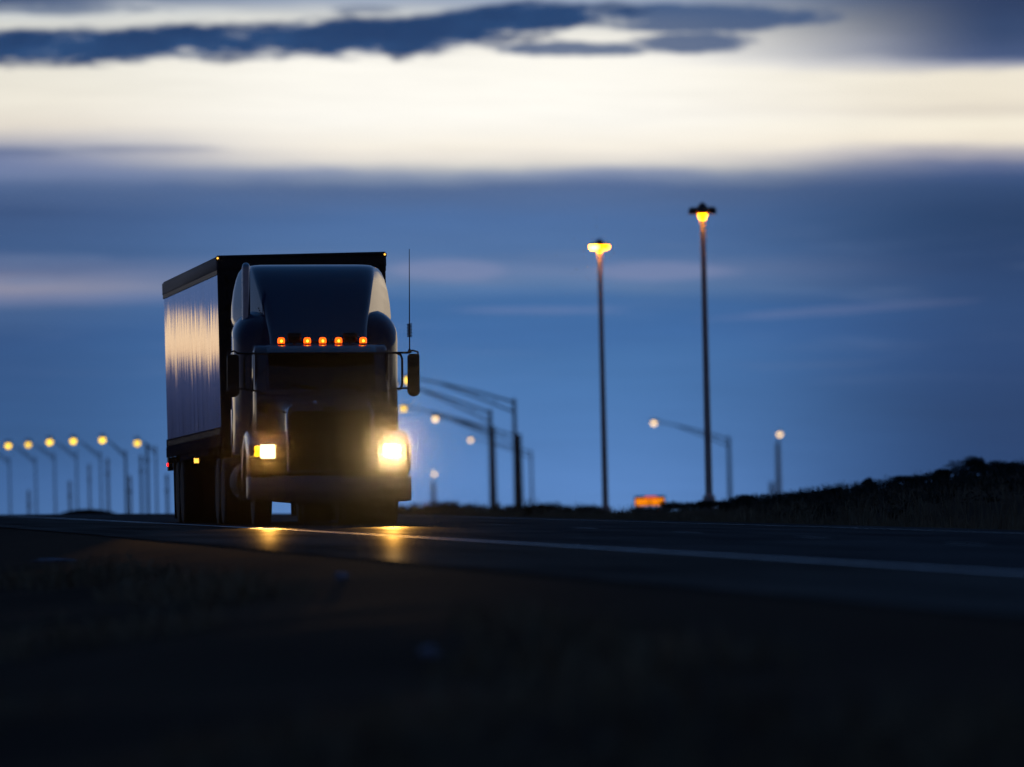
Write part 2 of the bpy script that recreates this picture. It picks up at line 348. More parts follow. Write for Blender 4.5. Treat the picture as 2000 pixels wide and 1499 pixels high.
def ground_hit(px, py):
    v = ray(px, py); k = 15.
    while k < 400:
        p = v*k
        if p.z+CAMZ <= ground_at(p.x, p.y): break
        k += .1
    return Vector((v.x*k, v.y*k, v.z*k+CAMZ))
SV = sorted(set([k for k, _ in KN]+list(range(16, 130, 2))+list(range(130, 460, 5))+list(range(460, 1200, 40))+[1500, 2500, 3500, 4600]))
UV = sorted(set([-400,-300,-200,-120,-60,-40,-25,-18,-14,-12,-11,-10,-9,-8,-7,-6.5,-6,-5.5,-5,-4.5,-4,-3.5,-3,0,3.66,8.6,9.4,10,10.5,11,12,13,14,15,16,17,18,20,22,24,26,30,36,44,60,100,200,400]))
def sheet(name, us, dz, m, rough=False, sv=SV, smooth=True):
    mb = MB(); mb.loft([[gp(s, u, dz, rough) for u in us] for s in sv], False)
    o = mb.obj(name, m, None, 60 if smooth else 0, False)
    return o
tag(sheet('ground', UV, -.012, 'soil', True), kind='structure')
tag(sheet('road_shoulder', [-3, -.9, 0], 0., 'shoulder'), 'worn asphalt shoulder between the edge line and the dirt verge', kind='structure')
tag(sheet('road', [0.002, 3.66, 8.6], 0., 'road'), 'dark two lane asphalt highway climbing over a low crest', kind='structure')
near = [s for s in SV if -200 <= s <= 900]
def strip(us, sv, dz=.004):
    mb = MB(); mb.loft([[gp(s, u, dz) for u in us] for s in sv], False); return mb
tag(strip((-.075, .075), near).obj('edge_line', 'line', None, 0, False), 'long solid white line along the shoulder side of the highway', kind='structure')
mb = strip((7.25, 7.42), near); tag(mb.obj('median_line', 'dash', None, 0, False), 'thin pale line along the far side of the highway', kind='structure')
mb = MB()
for k in range(-9, 30):
    a = 110.-1.6+13.15*k
    sv = sorted(set([a, a+3.05]+[s for s in SV if a < s < a+3.05]))
    mb.loft([[gp(s, u, .004) for u in (3.60, 3.71)] for s in sv], False)
tag(mb.obj('lane_dashes', 'dash', None, 0, False), 'short white dashes dividing the two lanes', kind='structure')

# ------------------------------------------------------------------ tractor
O = at(645.5, 1024, 169)
tr = empty('semi_truck', O, 'dark blue conventional semi truck with tall roof fairing and lit amber cab lights', 'truck')
tr.rotation_mode = 'XYZ'
tr.matrix_world = Matrix.Translation(O) @ Matrix.Rotation(R(5.05), 4, 'Z') @ Matrix.Rotation(R(1.0), 4, 'Y')
def rrect(w, z0, z1, r, y, n=6, rb=.03, cx=0.):
    pts = []
    for (x, z, rr, a0) in ((w, z1, r, 0), (-w, z1, r, 90), (-w, z0, rb, 180), (w, z0, rb, 270)):
        ccx = x-math.copysign(rr, x); ccz = z-rr if z == z1 else z+rr
        for k in range(n+1):
            a = R(a0+90*k/n); pts.append((cx+ccx+rr*math.cos(a), y, ccz+rr*math.sin(a)))
    return pts
# bumper
mb = MB(); rings = []
for x, yb, zb in ((-1.225,.34,.42),(-1.222,.16,.38),(-1.20,.06,.375),(-1.13,.015,.365),(-.8,0,.33),(-.4,-.02,.295),(0,-.03,.285),(.4,-.02,.295),(.8,0,.318),(1.13,.015,.335),(1.20,.06,.345),(1.222,.16,.36),(1.225,.34,.42)):
    rings.append([(x, yb+.05, zb), (x, yb+.012, zb+.03), (x, yb, zb+.08), (x, yb-.012, .5), (x, yb, .64), (x, yb+.012, .685), (x, yb+.05, .703), (x, yb+.09, .69), (x, yb+.09, zb)])
mb.loft(rings, True, True); bump = mb.obj('bumper', 'bumper', tr, 50)
MB().box(-.35,-.325,-.05,-.02,.53,.59,.006).obj('reflector', 'reddim', bump)
MB().box(-.86,.9,.02,.055,.70,.716,.004).obj('bumper_trim', 'steel', bump)
# grille
gr = MB().loft([rrect(.635, .76, 1.79, .16, .05), rrect(.645, .755, 1.80, .17, .10), rrect(.655, .75, 1.82, .18, .22)], True, False).obj('grille', 'cabpaint', tr, 50)
mb = MB(); mb.loft([rrect(.60, .79, 1.68, .10, .035), rrect(.625, .77, 1.775, .15, .035)], True)
mb.loft([rrect(.60, .79, 1.68, .10, .035), rrect(.60, .79, 1.68, .10, .09)], True); mb.obj('grille_surround', 'bumper', gr, 30)
mb = MB(); mb.box(-.61,.61,.088,.11,.78,1.70)
for k in range(25): x = -.575+k*.048; mb.box(x-.006, x+.006, .06, .092, .80, 1.665)
for k in range(5): x = -.4+k*.2; mb.box(x-.011, x+.011, .05, .09, .80, 1.665)
mb.obj('grille_mesh', 'grille', gr, 0)
for sx in (-1, 1):
    MB().tube([(sx*.63,.03,.80),(sx*.633,.028,1.2),(sx*.632,.03,1.62),(sx*.605,.04,1.72),(sx*.55,.05,1.775)], .016, 8).obj('grille_trim', 'chrome', gr)
MB().box(-.10,.10,.022,.04,1.695,1.745,.012).obj('badge', 'grille', gr)
# hood
rings = []
for y, w, zt, r in ((.10,.60,1.765,.13),(.3,.625,1.80,.15),(.7,.665,1.862,.16),(1.1,.71,1.925,.16),(1.4,.755,1.975,.15),(1.62,.80,2.015,.13)):
    rings.append(rrect(w, .85, zt, r, y, 8))
hood = MB().loft(rings, True, True).obj('hood', 'cabpaint', tr, 50)
MB().tube([(0,.14,1.772),(0,.6,1.852),(0,1.2,1.944),(0,1.6,2.013)], .012, 6).obj('hood_seam', 'cabpaint', hood)
MB().lathe([(.0,.0),(.03,.005),(.022,.04),(.0,.055)], (-.21, .16, 1.785), 'z', 12).obj('hood_ornament', 'chrome', hood)
# fenders with wheel arch
def fender(sx):
    arch = [(1.25+.60*math.cos(R(a)), .50+.60*math.sin(R(a))) for a in range(180, -1, -15)]
    prof = [(.10,.74),(.065,.85),(.06,1.12),(.09,1.185),(.2,1.235),(.55,1.34),(1.0,1.40),(1.45,1.36),(1.85,1.2),(1.98,.95),(1.98,.55),(1.85,.50)]+arch[::-1][:]+[(.65,.62),(.3,.74)]
    a, b_ = sorted((sx*.60, sx*1.195))
    return MB().prism(prof, a, b_, .035, 3).obj('fender', 'cabpaint', tr, 40)
for sx in (-1, 1):
    fd = fender(sx)
    MB().tube([(sx*1.19,.075,.80),(sx*1.20,.055,1.0),(sx*1.205,.06,1.14),(sx*1.19,.085,1.195)], .014, 8).obj('fender_trim', 'chrome', fd)
    cx = sx*.925
    hd = MB().box(cx-.155,cx+.155,.028,.075,.965,1.195,.02).obj('headlight', 'black', tr)
    q = MB(); q.loft([rrect(.105,.99,1.175,.02,.030,3,.02,cx), rrect(.125,.975,1.188,.03,.012,3,.03,cx), rrect(.135,.97,1.193,.03,.03,3,.03,cx)], True); q.obj('bezel', 'chrome', hd, 30)
    q = MB(); q.loft([rrect(.102,.993,1.172,.02,.026,3,.02,cx), rrect(.09,1.005,1.16,.02,.016,3,.02,cx)], True, True)
    lens = q.obj('lens', 'head' if sx > 0 else 'headdim', hd, 30)
    tx = sx*1.085
    ts = MB().box(tx-.052,tx+.052,.03,.075,.985,1.185,.012).obj('turn_signal', 'black', tr)
    q = MB()
    for zz in (1.045, 1.128): q.loft([rrect(.040,zz-.038,zz+.038,.015,.028,3,.015,tx), rrect(.03,zz-.03,zz+.03,.015,.014,3,.015,tx)], True, True)
    q.obj('lens', 'signal', ts, 30)
    MB().lathe([(0,-.012),(.022,-.008),(.026,.0),(.026,.02)], (sx*1.075,.045,.925), 'y', 14).obj('reflector', 'reddim', fd)
for x, pw, dip, size in ((-.925, 3600., .085, 8.), (.925, 8200., .085, 8.), (-.925, 1000., .006, 2.6), (.925, 5800., .006, 2.6)):   # dipped spread of each headlight, and a narrow beam added for its haze glow
    ld = bpy.data.lights.new('headlight_beam', 'SPOT'); ld.energy = pw; ld.color = (1., .63, .25) if size < 5 and x > 0 else (1., .47, .08); ld.spot_size = R(size); ld.spot_blend = 1. if size < 5 else .5; ld.shadow_soft_size = .04
    lo = bpy.data.objects.new('headlight_beam', ld); COL.objects.link(lo); lo.parent = tr; lo.location = (x, -.06, 1.085)
    lo.rotation_euler = (Vector((-.0773, -.997, -dip))).to_track_quat('-Z', 'Y').to_euler()
# cab
cab = MB().prism([(1.52,1.0),(1.52,1.95),(1.86,2.60),(1.97,2.685),(2.2,2.72),(2.9,2.74),(2.9,1.0)], -1.0, 1.0, .055, 3).obj('cab', 'cabpaint', tr, 40)
def slope(z, off): k = (z-1.95)/.65; return 1.52+.34*k-off*.886
ws = MB().add([(-.79,slope(2.03,.012),2.03),(.79,slope(2.03,.012),2.03),(.775,slope(2.56,.012),2.56),(-.775,slope(2.56,.012),2.56),(-.79,slope(2.03,-.01),2.03),(.79,slope(2.03,-.01),2.03),(.775,slope(2.56,-.01),2.56),(-.775,slope(2.56,-.01),2.56)],
    [(0,1,2,3),(4,7,6,5),(0,4,5,1),(1,5,6,2),(2,6,7,3),(3,7,4,0)]).obj('windshield', 'glass', tr, 0)
MB().box(-.17,.03,slope(2.1,.026),slope(2.1,.020),2.045,2.19).obj('paper_notice', 'paper', ws)
for sx in (-1, 1):
    MB().tube([(sx*.76,slope(1.86,.02),1.86),(sx*.80,slope(1.96,.03),1.97),(sx*.815,slope(2.1,.03),2.1),(sx*.80,slope(2.58,.03),2.58),(sx*.775,slope(2.64,.03),2.655)], [.012,.018,.02,.02,.012], 8).obj('windshield_pillar', 'paint', cab)
    xa = -.05 if sx < 0 else .62
    MB().tube([(xa,slope(2.0,.03),2.0),(xa-.02,slope(2.05,.05),2.05),(xa-.32,slope(2.10,.045),2.10),(xa-.5,slope(2.11,.03),2.115)], [.022,.016,.010,.007], 8).obj('wiper', 'black', tr)
    q = MB().box(sx*1.0-.012, sx*1.0+.012, 1.66, 2.84, 1.05, 2.62, .008); dr = q.obj('door', 'cabpaint', tr)
    MB().box(sx*1.015-.006, sx*1.015+.006, 1.86, 2.74, 2.0, 2.55, .004).obj('door_window', 'glass', dr)
    MB().box(sx*1.03-.012, sx*1.03+.012, 2.62, 2.78, 1.82, 1.86, .008).obj('handle', 'chrome', dr)
mb = MB(); rings = []
for x, dy in ((-.82,.10),(-.76,.03),(-.4,-.01),(0,-.02),(.4,-.01),(.76,.03),(.82,.10)):
    rings.append([(x,1.60+dy,2.565),(x,1.585+dy,2.58),(x,1.70+dy,2.665),(x,1.86+dy,2.70),(x,1.86+dy,2.66),(x,1.72+dy,2.60)])
mb.loft(rings, True, True); mb.obj('sun_visor', 'cabpaint', tr, 40)
for k, x in enumerate((-.59, -.197, .035, .274, .644)):
    cl_ = MB().lathe([(.066,0),(.066,.018),(.055,.03),(.0,.032)], (x, 1.93, 2.692), 'z', 16).obj('clearance_light', 'black', tr)
    MB().lathe([(.052,.0),(.055,.02),(.053,.06),(.042,.083),(.0,.09)], (x, 1.93, 2.722), 'z', 18).obj('lens', 'clear', cl_)
    MB().lathe([(.0,0),(.016,.008),(.016,.032),(.0,.04)], (x, 1.876, 2.735), 'z', 12).obj('bulb', 'clearhot', cl_)
for x in (-.385, .455):
    q = MB().box(x-.105,x+.105,1.99,2.10,2.755,2.885,.02); q.tube([(x,2.05,2.70),(x,2.05,2.77)], .02, 8)
    wl = q.obj('work_lamp', 'black', tr)
    MB().box(x-.085,x+.085,1.98,1.995,2.775,2.865,.008).obj('lens', 'glass', wl)
MB().tube([(-.64,2.0,2.745),(.70,2.0,2.745)], .016, 8).obj('light_bar', 'black', tr)
# sleeper box
def sect(y, w, z1, r, z0=1.05): return rrect(w, z0, z1, r, y, 9, .05)
slp = MB().loft([sect(2.62,.98,2.86,.36), sect(2.66,1.10,3.02,.40), sect(2.74,1.18,3.13,.42), sect(2.88,1.235,3.21,.42), sect(3.1,1.25,3.25,.42), sect(3.6,1.235,3.28,.42), sect(4.05,1.195,3.28,.42)], True, True).obj('sleeper', 'paint', tr, 50)
for sx in (-1, 1):
    MB().box(sx*1.246-.006, sx*1.246+.006, 3.1, 3.45, 2.15, 2.62, .004).obj('sleeper_window', 'glass', slp)
    MB().box(sx*1.244-.012, sx*1.244+.012, 3.08, 3.5, 1.2, 1.75, .008).obj('luggage_door', 'cabpaint', slp)
# roof fairing: stacked plan outlines
def plan(z, wf, yf, wb, rad, yb=4.1, n=8):
    yf = 2.16+(yf-2.16)*.66
    # from left rear round the nose to right rear
    half = [(wb, yb), (wb*.99+.0, (yb+yf+rad)/2+.15)]
    arc = []
    for k in range(n+1):
        a = R(8+82*k/n); arc.append((wf-rad+rad*math.cos(a), yf+rad-rad*math.sin(a)))
    side = half+arc
    front = [(x, yf-.035*(1-(x/(wf-rad))**2)) for x in ((wf-rad)*.66, (wf-rad)*.33)]
    rt = side+front
    return [(x, y, z) for x, y in rt]+[(0, yf-.035, z)]+[(-x, y, z) for x, y in rt[::-1]]
sl = [(2.71,.74,2.16,1.02,.13),(2.82,.745,2.30,1.12,.16),(2.97,.765,2.50,1.19,.19),(3.15,.80,2.74,1.205,.22),(3.35,.845,3.0,1.195,.24),(3.55,.885,3.28,1.17,.26),(3.72,.92,3.56,1.13,.27),(3.83,.935,3.80,1.09,.28),(3.895,.94,4.0,1.04,.28),(3.93,.92,4.2,.98,.28),(3.945,.86,4.42,.90,.24)]
fr = MB().loft([plan(*a) for a in sl], True, True).obj('roof_fairing', 'paint', tr, 55)
q = MB()
for a in range(3): q.lathe([(0,-.01),(.012,-.008),(.012,.0),(0,.004)], (-.865+a*.012, 2.86-.02*a, 3.27-.035*a), 'y', 8)
q.obj('rivets', 'black', fr)
# exhaust stack
MB().tube([(-1.05,2.93,.75),(-1.05,2.93,3.88),(-1.05,2.93,3.925),(-1.05,2.93,3.95),(-1.05,2.93,3.962)], [.063,.063,.055,.038,.012], 20).obj('exhaust_stack', 'steel', tr)
MB().tube([(-1.05,2.93,1.1),(-1.05,2.93,2.3)], .085, 20).obj('heat_shield', 'steel', tr)
# mirrors
for sx in (-1, 1):
    x0 = 1.355
    q = MB().loft([rrect(.085,1.985,2.545,.05,1.30,5,.05,sx*x0), rrect(.092,1.975,2.55,.055,1.34,5,.055,sx*x0), rrect(.085,1.985,2.545,.05,1.40,5,.05,sx*x0)], True, True)
    mr = q.obj('mirror', 'black', tr, 40)
    MB().lathe([(0,-.05),(.06,-.04),(.095,-.005),(.098,.03),(.0,.035)], (sx*x0,1.30,2.005), 'y', 24).obj('convex_mirror', 'black', mr)
    q = MB()
    q.tube([(sx*.78,1.66,2.56),(sx*1.12,1.36,2.565),(sx*1.30,1.32,2.565)], .016, 8)
    q.tube([(sx*1.10,1.37,2.565),(sx*1.165,1.34,2.53),(sx*1.185,1.34,2.47),(sx*1.185,1.34,2.10),(sx*1.165,1.34,2.03),(sx*1.13,1.37,2.015)], .018, 8)
    q.tube([(sx*.80,1.58,1.93),(sx*.95,1.48,1.99),(sx*1.13,1.38,2.03),(sx*1.28,1.33,2.035)], .014, 8)
    q.tube([(sx*1.27,1.32,2.56),(sx*1.34,1.33,2.60),(sx*1.42,1.34,2.575),(sx*1.435,1.34,2.50)], .014, 8)
    q.obj('bracket', 'black', mr)
    if sx > 0:
        q = MB(); q.tube([(1.297,1.33,2.555),(1.297,1.33,2.60),(1.297,1.33,3.05),(1.30,1.33,4.12)], [.012,.010,.0085,.005], 8)
        q.lathe([(.034,0),(.028,.03),(.014,.06),(.0,.062)], (1.297,1.33,2.56), 'z', 12)
        pts = [(1.297+.036*math.cos(a*.7), 1.33+.036*math.sin(a*.7), 2.80+.20*a/(9*9)) for a in range(82)]
        q.tube(pts, .006, 5); q.obj('antenna', 'black', mr)
# hood mirror on its arm
q = MB().lathe([(0,-.03),(.07,-.02),(.105,.01),(.10,.05),(0,.055)], (-.95,.6,1.765), 'y', 22); hm = q.obj('hood_mirror', 'black', tr)
MB().tube([(-.58,.32,1.44),(-.585,.34,1.60),(-.62,.42,1.66),(-.72,.5,1.685),(-.86,.58,1.70),(-.92,.6,1.75)], .013, 8).obj('mirror_arm', 'black', hm)
# running gear
def tyre(mb, cx, cy, r=.515, w=.27, n=40, dz=0.):
    prof = [(r*.60,-w*.5),(r*.86,-w*.5),(r*.965,-w*.47),(r,-w*.38),(r,-w*.20),(r*.985,-w*.19),(r*.985,-w*.15),(r,-w*.14),(r,w*.14),(r*.985,w*.15),(r*.985,w*.19),(r,w*.20),(r,w*.38),(r*.965,w*.47),(r*.86,w*.5),(r*.60,w*.5)]
    mb.lathe(prof, (cx, cy, r-.005+dz), 'x', n)
def wheel(parent, cx, cy, dual, spikes=False, name='wheel', dz=0.):
    sx = 1 if cx > 0 else -1; q = MB()
    if dual: tyre(q, cx+sx*.16, cy, dz=dz); tyre(q, cx-sx*.16, cy, dz=dz)
    else: tyre(q, cx, cy, dz=dz)
    hub = MB(); ox = cx+sx*(.16 if dual else 0)
    hub.lathe([(.31,-.02*sx),(.31,.06*sx),(.27,.08*sx),(.16,(.03 if dual else .10)*sx),(.12,(.05 if dual else .16)*sx),(.0,(.06 if dual else .19)*sx)], (ox, cy, .51+dz), 'x', 24)
    wh = hub.obj(name, 'frame', parent, 40)
    q.obj('tyre', 'rubber', wh, 30)
    if spikes:
        q = MB()
        for k in range(10):
            a = 2*math.pi*k/10+.1; q.lathe([(.026,.07*sx),(.024,.2*sx),(.003,.335*sx)], (cx, cy+.145*math.cos(a), .51+dz+.145*math.sin(a)), 'x', 8)
        q.obj('lug_covers', 'black', wh, 40)
for sx in (-1, 1):
    wheel(tr, sx*.945, 1.25, False, True, dz=-.01)
    for y in (6.05, 7.4): wheel(tr, sx*.93, y, True, dz=.02)
    q = MB().lathe([(.0,0),(.27,.0),(.315,.03),(.325,.06),(.325,1.7),(.315,1.74),(.27,1.77),(0,1.77)], (sx*.88, 3.0, .66), 'y', 28); tk = q.obj('fuel_tank', 'frame', tr)
    q = MB(); q.box(min(sx*.75,sx*1.22), max(sx*.75,sx*1.22), 2.15, 2.9, .42, .46, .01); q.box(min(sx*.75,sx*1.22), max(sx*.75,sx*1.22), 2.15, 2.9, .78, .82, .01); q.box(min(sx*.75,sx*1.0), max(sx*.75,sx*1.0), 2.2, 2.85, .46, 1.02, .02)
    q.obj('cab_step', 'frame', tr)
    MB().box(min(sx*.62,sx*1.22), max(sx*.62,sx*1.22), 8.1, 8.13, .22, 1.0, .008).obj('mud_flap', 'rubber', tr)
q = MB()
for sx in (-1, 1): q.box(sx*.42-.04, sx*.42+.04, .3, 8.2, .62, .92, .01)
for y in (.5, 2.4, 4.3, 5.6, 7.9): q.box(-.40, .40, y, y+.12, .64, .88, .01)
q.box(-.82,.82,1.17,1.33,.40,.56,.02); q.tube([(-.8,6.05,.5),(.8,6.05,.5)], .10, 12); q.tube([(-.8,7.4,.5),(.8,7.4,.5)], .10, 12)
q.box(-.42,.42,.35,2.2,.55,1.3,.08)
q.obj('chassis', 'frame', tr)
MB().lathe([(0,0),(.46,0),(.46,.05),(.40,.06),(0,.06)], (0,6.75,1.05), 'z', 24).obj('fifth_wheel', 'frame', tr)

# ------------------------------------------------------------------ trailer
ft = at(425, 500, 175); yawm = Matrix.Rotation(R(5.05), 4, 'Z')
TL = ft+Vector((math.cos(TH)*1.3, math.sin(TH)*1.3, 0))
gz = ground_at(TL.x, TL.y)
tl = empty('box_trailer', (TL.x, TL.y, gz), 'long fluted steel box trailer with sunset reflected in its ribbed side', 'trailer')
tl.matrix_world = Matrix.Translation((TL.x, TL.y, gz)) @ yawm @ Matrix.Rotation(R(-.2), 4, 'X') @ Matrix.Rotation(R(-.15), 4, 'Y')
ZT = ft.z-gz; ZB = ZT-2.93; LEN = 14.6
MB().box(-1.285, 1.285, .02, LEN-.02, ZB+.02, ZT-.03).obj('trailer_body', 'front', tl)
mb = MB(); mb.box(-1.255,1.255,-.012,.022,ZB+.02,ZT-.05,.008)
for sx in (-1, 1): mb.lathe([(.05,ZB+.02),(.05,ZT-.05)], (sx*1.25,.035,0), 'z', 14)
fp = mb.obj('front_wall', 'front', tl, 40)
q = MB()
for k in range(5): q.box(-1.0+k*.5-.02, -1.0+k*.5+.02, -.022, -.010, ZB+.1, ZT-.1)
q.box(-1.25,1.25,-.026,-.010,ZT-.20,ZT-.175); q.obj('front_ribs', 'front', fp, 0)
for k, ch in enumerate('51401'):
    cu = bpy.data.curves.new('digit', 'FONT'); cu.body = ch; cu.size = .20; cu.extrude = .002; cu.align_x = 'CENTER'
    tmp = bpy.data.objects.new('tmp', cu); COL.objects.link(tmp); dg = bpy.context.evaluated_depsgraph_get()
    me = bpy.data.meshes.new_from_object(tmp.evaluated_get(dg)); COL.objects.unlink(tmp); bpy.data.objects.remove(tmp)
    me.materials.clear(); me.materials.append(M['digits'])
    d = bpy.data.objects.new('digit', me); COL.objects.link(d); d.parent = fp
    d.location = (-1.16, -.016, ZT-.45-.215*k); d.rotation_euler = (R(90), 0, 0)
def flutes(sx):
    rng = random.Random(11 if sx < 0 else 12); rings_b = []; pts = []
    nfl = 42; wy = (LEN-.16)/nfl
    for k in range(nfl):
        a = rng.uniform(.0006, .0022); tilt = rng.uniform(-.006, .006)
        for j in range(7):
            q_ = j/7; y = .08+wy*(k+q_)
            pts.append((y, a*math.sin(math.pi*q_)**1.0*(.55+.45*hn(k, 3.)) + tilt*(q_-.5)))
    pts.append((LEN-.08, 0))
    z0, z1 = ZB+.30, ZT-.285; lv = [z0+(z1-z0)*i/4 for i in range(5)]
    rr = [[(sx*(1.290+dx), y, z) for y, dx in pts] for z in lv]
    return MB().loft(rr, False).obj('side_panel', 'panel', tl, 40, False)
for sx in (-1, 1):
    pn = flutes(sx)
    q = MB(); q.box(min(sx*1.27,sx*1.312), max(sx*1.27,sx*1.312), 0, LEN, ZT-.215, ZT-.028, .006); q.obj('top_rail', 'rail', tl)
    q = MB(); q.box(min(sx*1.27,sx*1.305), max(sx*1.27,sx*1.305), .0, LEN, ZT-.285, ZT-.2155); q.obj('rail_seal', 'black', tl, 0)
    q = MB(); q.box(min(sx*1.27,sx*1.312), max(sx*1.27,sx*1.312), 0, LEN, ZB, ZB+.165, .006); q.box(min(sx*1.27,sx*1.305), max(sx*1.27,sx*1.305), 0, LEN, ZB+.166, ZB+.30)
    br = q.obj('bottom_rail', 'lowrail', tl)
    br.data.materials.append(M['black'])
    bmm = bmesh.new(); bmm.from_mesh(br.data)               # row of vent slots pressed into the rail
    for k in range(48):
        y = .3+k*.295; x_ = sx*1.3055; vs = [bmm.verts.new((x_, yy, zz)) for yy, zz in ((y-.05,ZB+.19),(y+.05,ZB+.19),(y+.05,ZB+.275),(y-.05,ZB+.275))]
        fc = bmm.faces.new(vs if sx < 0 else vs[::-1]); fc.material_index = 1
    bmm.to_mesh(br.data); bmm.free()
    MB().box(min(sx*1.22,sx*1.29), max(sx*1.22,sx*1.29), 3.6, 11.2, ZB-.10, ZB-.002, .01).obj('side_skirt_rail', 'lowrail', tl)
    ml = MB().box(sx*1.30-.02, sx*1.30+.02, -.02, .06, ZT-.07, ZT-.01, .008).obj('marker_light', 'black', tl)
    MB().lathe([(0,-.02),(.012,-.017),(.016,0),(.012,.012)], (sx*1.29,-.02,ZT-.035), 'y', 12).obj('lens', 'marker', ml)
    q = MB().box(sx*1.25-.03, sx*1.25+.03, 7.2, 7.27, ZB-.18, ZB-.08, .01); sm = q.obj('marker_light', 'black', tl)
    q = MB().box(sx*1.283-.012, sx*1.283+.012, 7.19, 7.26, ZB-.175, ZB-.09, .008); q.box(sx*1.25-.028, sx*1.25+.028, 7.185, 7.199, ZB-.175, ZB-.09, .004); q.obj('lens', 'marker', sm)
    q = MB().box(sx*1.26-.04, sx*1.26+.04, LEN-.35, LEN, ZB-.22, ZB, .01); rm = q.obj('marker_light', 'black', tl)
    MB().lathe([(.0,.0),(.03,.0),(.032,.012*sx),(.02,.026*sx),(0,.03*sx)], (sx*1.30, LEN-.30, ZB-.12), 'x', 14).obj('lens', 'red', rm)
    for y in (11.0, 12.3): wheel(tl, sx*.985, y, True, dz=.10)
    q = MB().box(sx*.9-.06, sx*.9+.06, 2.7, 2.85, .35, ZB, .01); q.box(sx*.9-.13, sx*.9+.13, 2.62, 2.93, .31, .35, .01); q.obj('landing_leg', 'frame', tl)
    MB().box(min(sx*.65,sx*1.28), max(sx*.65,sx*1.28), 13.2, 13.23, .2, ZB-.02, .008).obj('mud_flap', 'rubber', tl)
q = MB().box(-1.29,1.29,0,LEN,ZT-.03,ZT,.01); q.tube([(-1.3,.02,ZT-.02),(1.3,.02,ZT-.02)], .03, 10); q.obj('roof', 'front', tl)
q = MB()
for sx in (-1, 1): q.box(sx*.55-.06, sx*.55+.06, .5, LEN-.1, ZB-.22, ZB+.01)
for k in range(12): q.box(-1.25,1.25,.4+k*1.25,.48+k*1.25,ZB-.10,ZB+.01)
for y in (11., 12.3): q.tube([(-.9,y,.61),(.9,y,.61)], .08, 12)
q.box(-1.2,1.2,LEN-.12,LEN-.02,.50,.60,.01)
for sx in (-1, 1): q.box(sx*.5-.05, sx*.5+.05, LEN-.12, LEN-.02, .55, ZB)
q.box(-.6,.6,10.4,12.9,.62,ZB-.2,.02)
q.obj('underframe', 'frame', tl)

# ------------------------------------------------------------------ street lamps far down the road
def street_lamp(poletop, lamp, d, label, kind='sodium', arm=7., lens=.24, polem='pole', group=None, r=.12, truss=.65, front=True, ar=1.):
    P = at(*poletop, d); L = at(*lamp, d)
    dx = L.x-P.x; dy = math.sqrt(max(0, arm*arm-dx*dx))*(-1 if front else 1)
    L = at(*lamp, d+dy)
    gz = ground_at(P.x, P.y)
    e = empty('street_lamp', (P.x, P.y, gz), label, 'street lamp', group)
    l = lambda p: Vector(p)-Vector((P.x, P.y, gz)); H = P.z-gz; Lt = l(L)
    q = MB(); q.tube([(0,0,0),(0,0,.4),(0,0,H*.5),(0,0,H)], [r*1.45, r*1.35, r*1.15, r*.85], 12); q.lathe([(r*2.2,0),(r*2.2,.12),(r*1.4,.2)], (0,0,0), 'z', 12); q.lathe([(r,0),(r*.7,.12),(0,.14)], (0,0,H), 'z', 10)
    q.obj('pole', polem, e)
    q = MB(); tip = Lt+Vector((0,0,.22)); top = Vector((0,0,H-.1)); low = Vector((0,0,H-.1-truss))
    mid_ = lambda a, b_, k: a.lerp(b_, k)
    bow = Vector((0,0,.10 if ar == 1 else .02))
    q.tube([top, mid_(top,tip,.33)+bow, mid_(top,tip,.66)+bow, tip], [.075*ar,.07*ar,.06*ar,.05*ar], 8)
    j = mid_(top, tip, .72)+bow*.8
    q.tube([low, mid_(low,j,.5)+bow*.4, j], [.065*ar,.06*ar,.05*ar], 8)
    for k in (.25, .5): q.tube([mid_(low,j,k), mid_(top,tip,k*.72)], .03*ar, 6)
    q.obj('arm', polem, e)
    ad = Vector((Lt.x, Lt.y, 0)).normalized(); sd = Vector((-ad.y, ad.x, 0))
    q = MB(); rings = []
    for k, w, hh in [(k_*ar**.5, w_*ar**.5, h_*ar**.5) for k_, w_, h_ in ((-.55,.07,.05),(-.35,.14,.09),(0.,.22,.13),(.3,.20,.10),(.42,.10,.05))]:
        c = Lt+ad*k+Vector((0,0,.24)); rings.append([c+sd*w, c+sd*w*.6+Vector((0,0,hh)), c-sd*w*.6+Vector((0,0,hh)), c-sd*w, c-sd*w*.6-Vector((0,0,.05)), c+sd*w*.6-Vector((0,0,.05))])
    q.loft(rings, True, True); q.obj('lamp_head', 'headm', e)
    q = MB(); q.lathe([(0,-lens*.95),(lens*.5,-lens*.8),(lens*.85,-lens*.35),(lens,.0),(lens*.8,lens*.55),(0,lens*.6)], (Lt.x,Lt.y,Lt.z), 'z', 16); q.obj('lens', kind, e)
    return e
GL = 'sodium lamps along the far road left of the truck'
LL = [((18,897),(-34,874),690,'leftmost far roadside pole, its lamp cut off by the photo edge'),
      ((69,897),(16,871),670,'yellow lamp closest to the left edge of the photo'),
      ((106,889),(55,869),655,'second yellow far lamp from the left, slightly orange'),
      ((149,887),(97,864),640,'third yellow far lamp from the left, the palest of the row'),
      ((196,886),(143,862),625,'fourth yellow far lamp from the left, in mid row'),
      ((245,885),(200,860),610,'fifth yellow far lamp from the left, highest of the row, on a pole tinted with red glare'),
      ((304,876),(268,866),590,'yellow far lamp nearest to the rear of the trailer')]
for i, (a, b_, d, lb) in enumerate(LL):
    street_lamp(a, b_, d, lb, 'sodium2' if i in (1, 3, 4, 5) else 'sodium', group=GL, arm=3.2, lens=.165, truss=.22, ar=.4, r=.045 if i != 5 else .065, polem='galv' if i not in (5, 6) else 'pole')
GR = 'mast arm lamps beside the truck mirror'
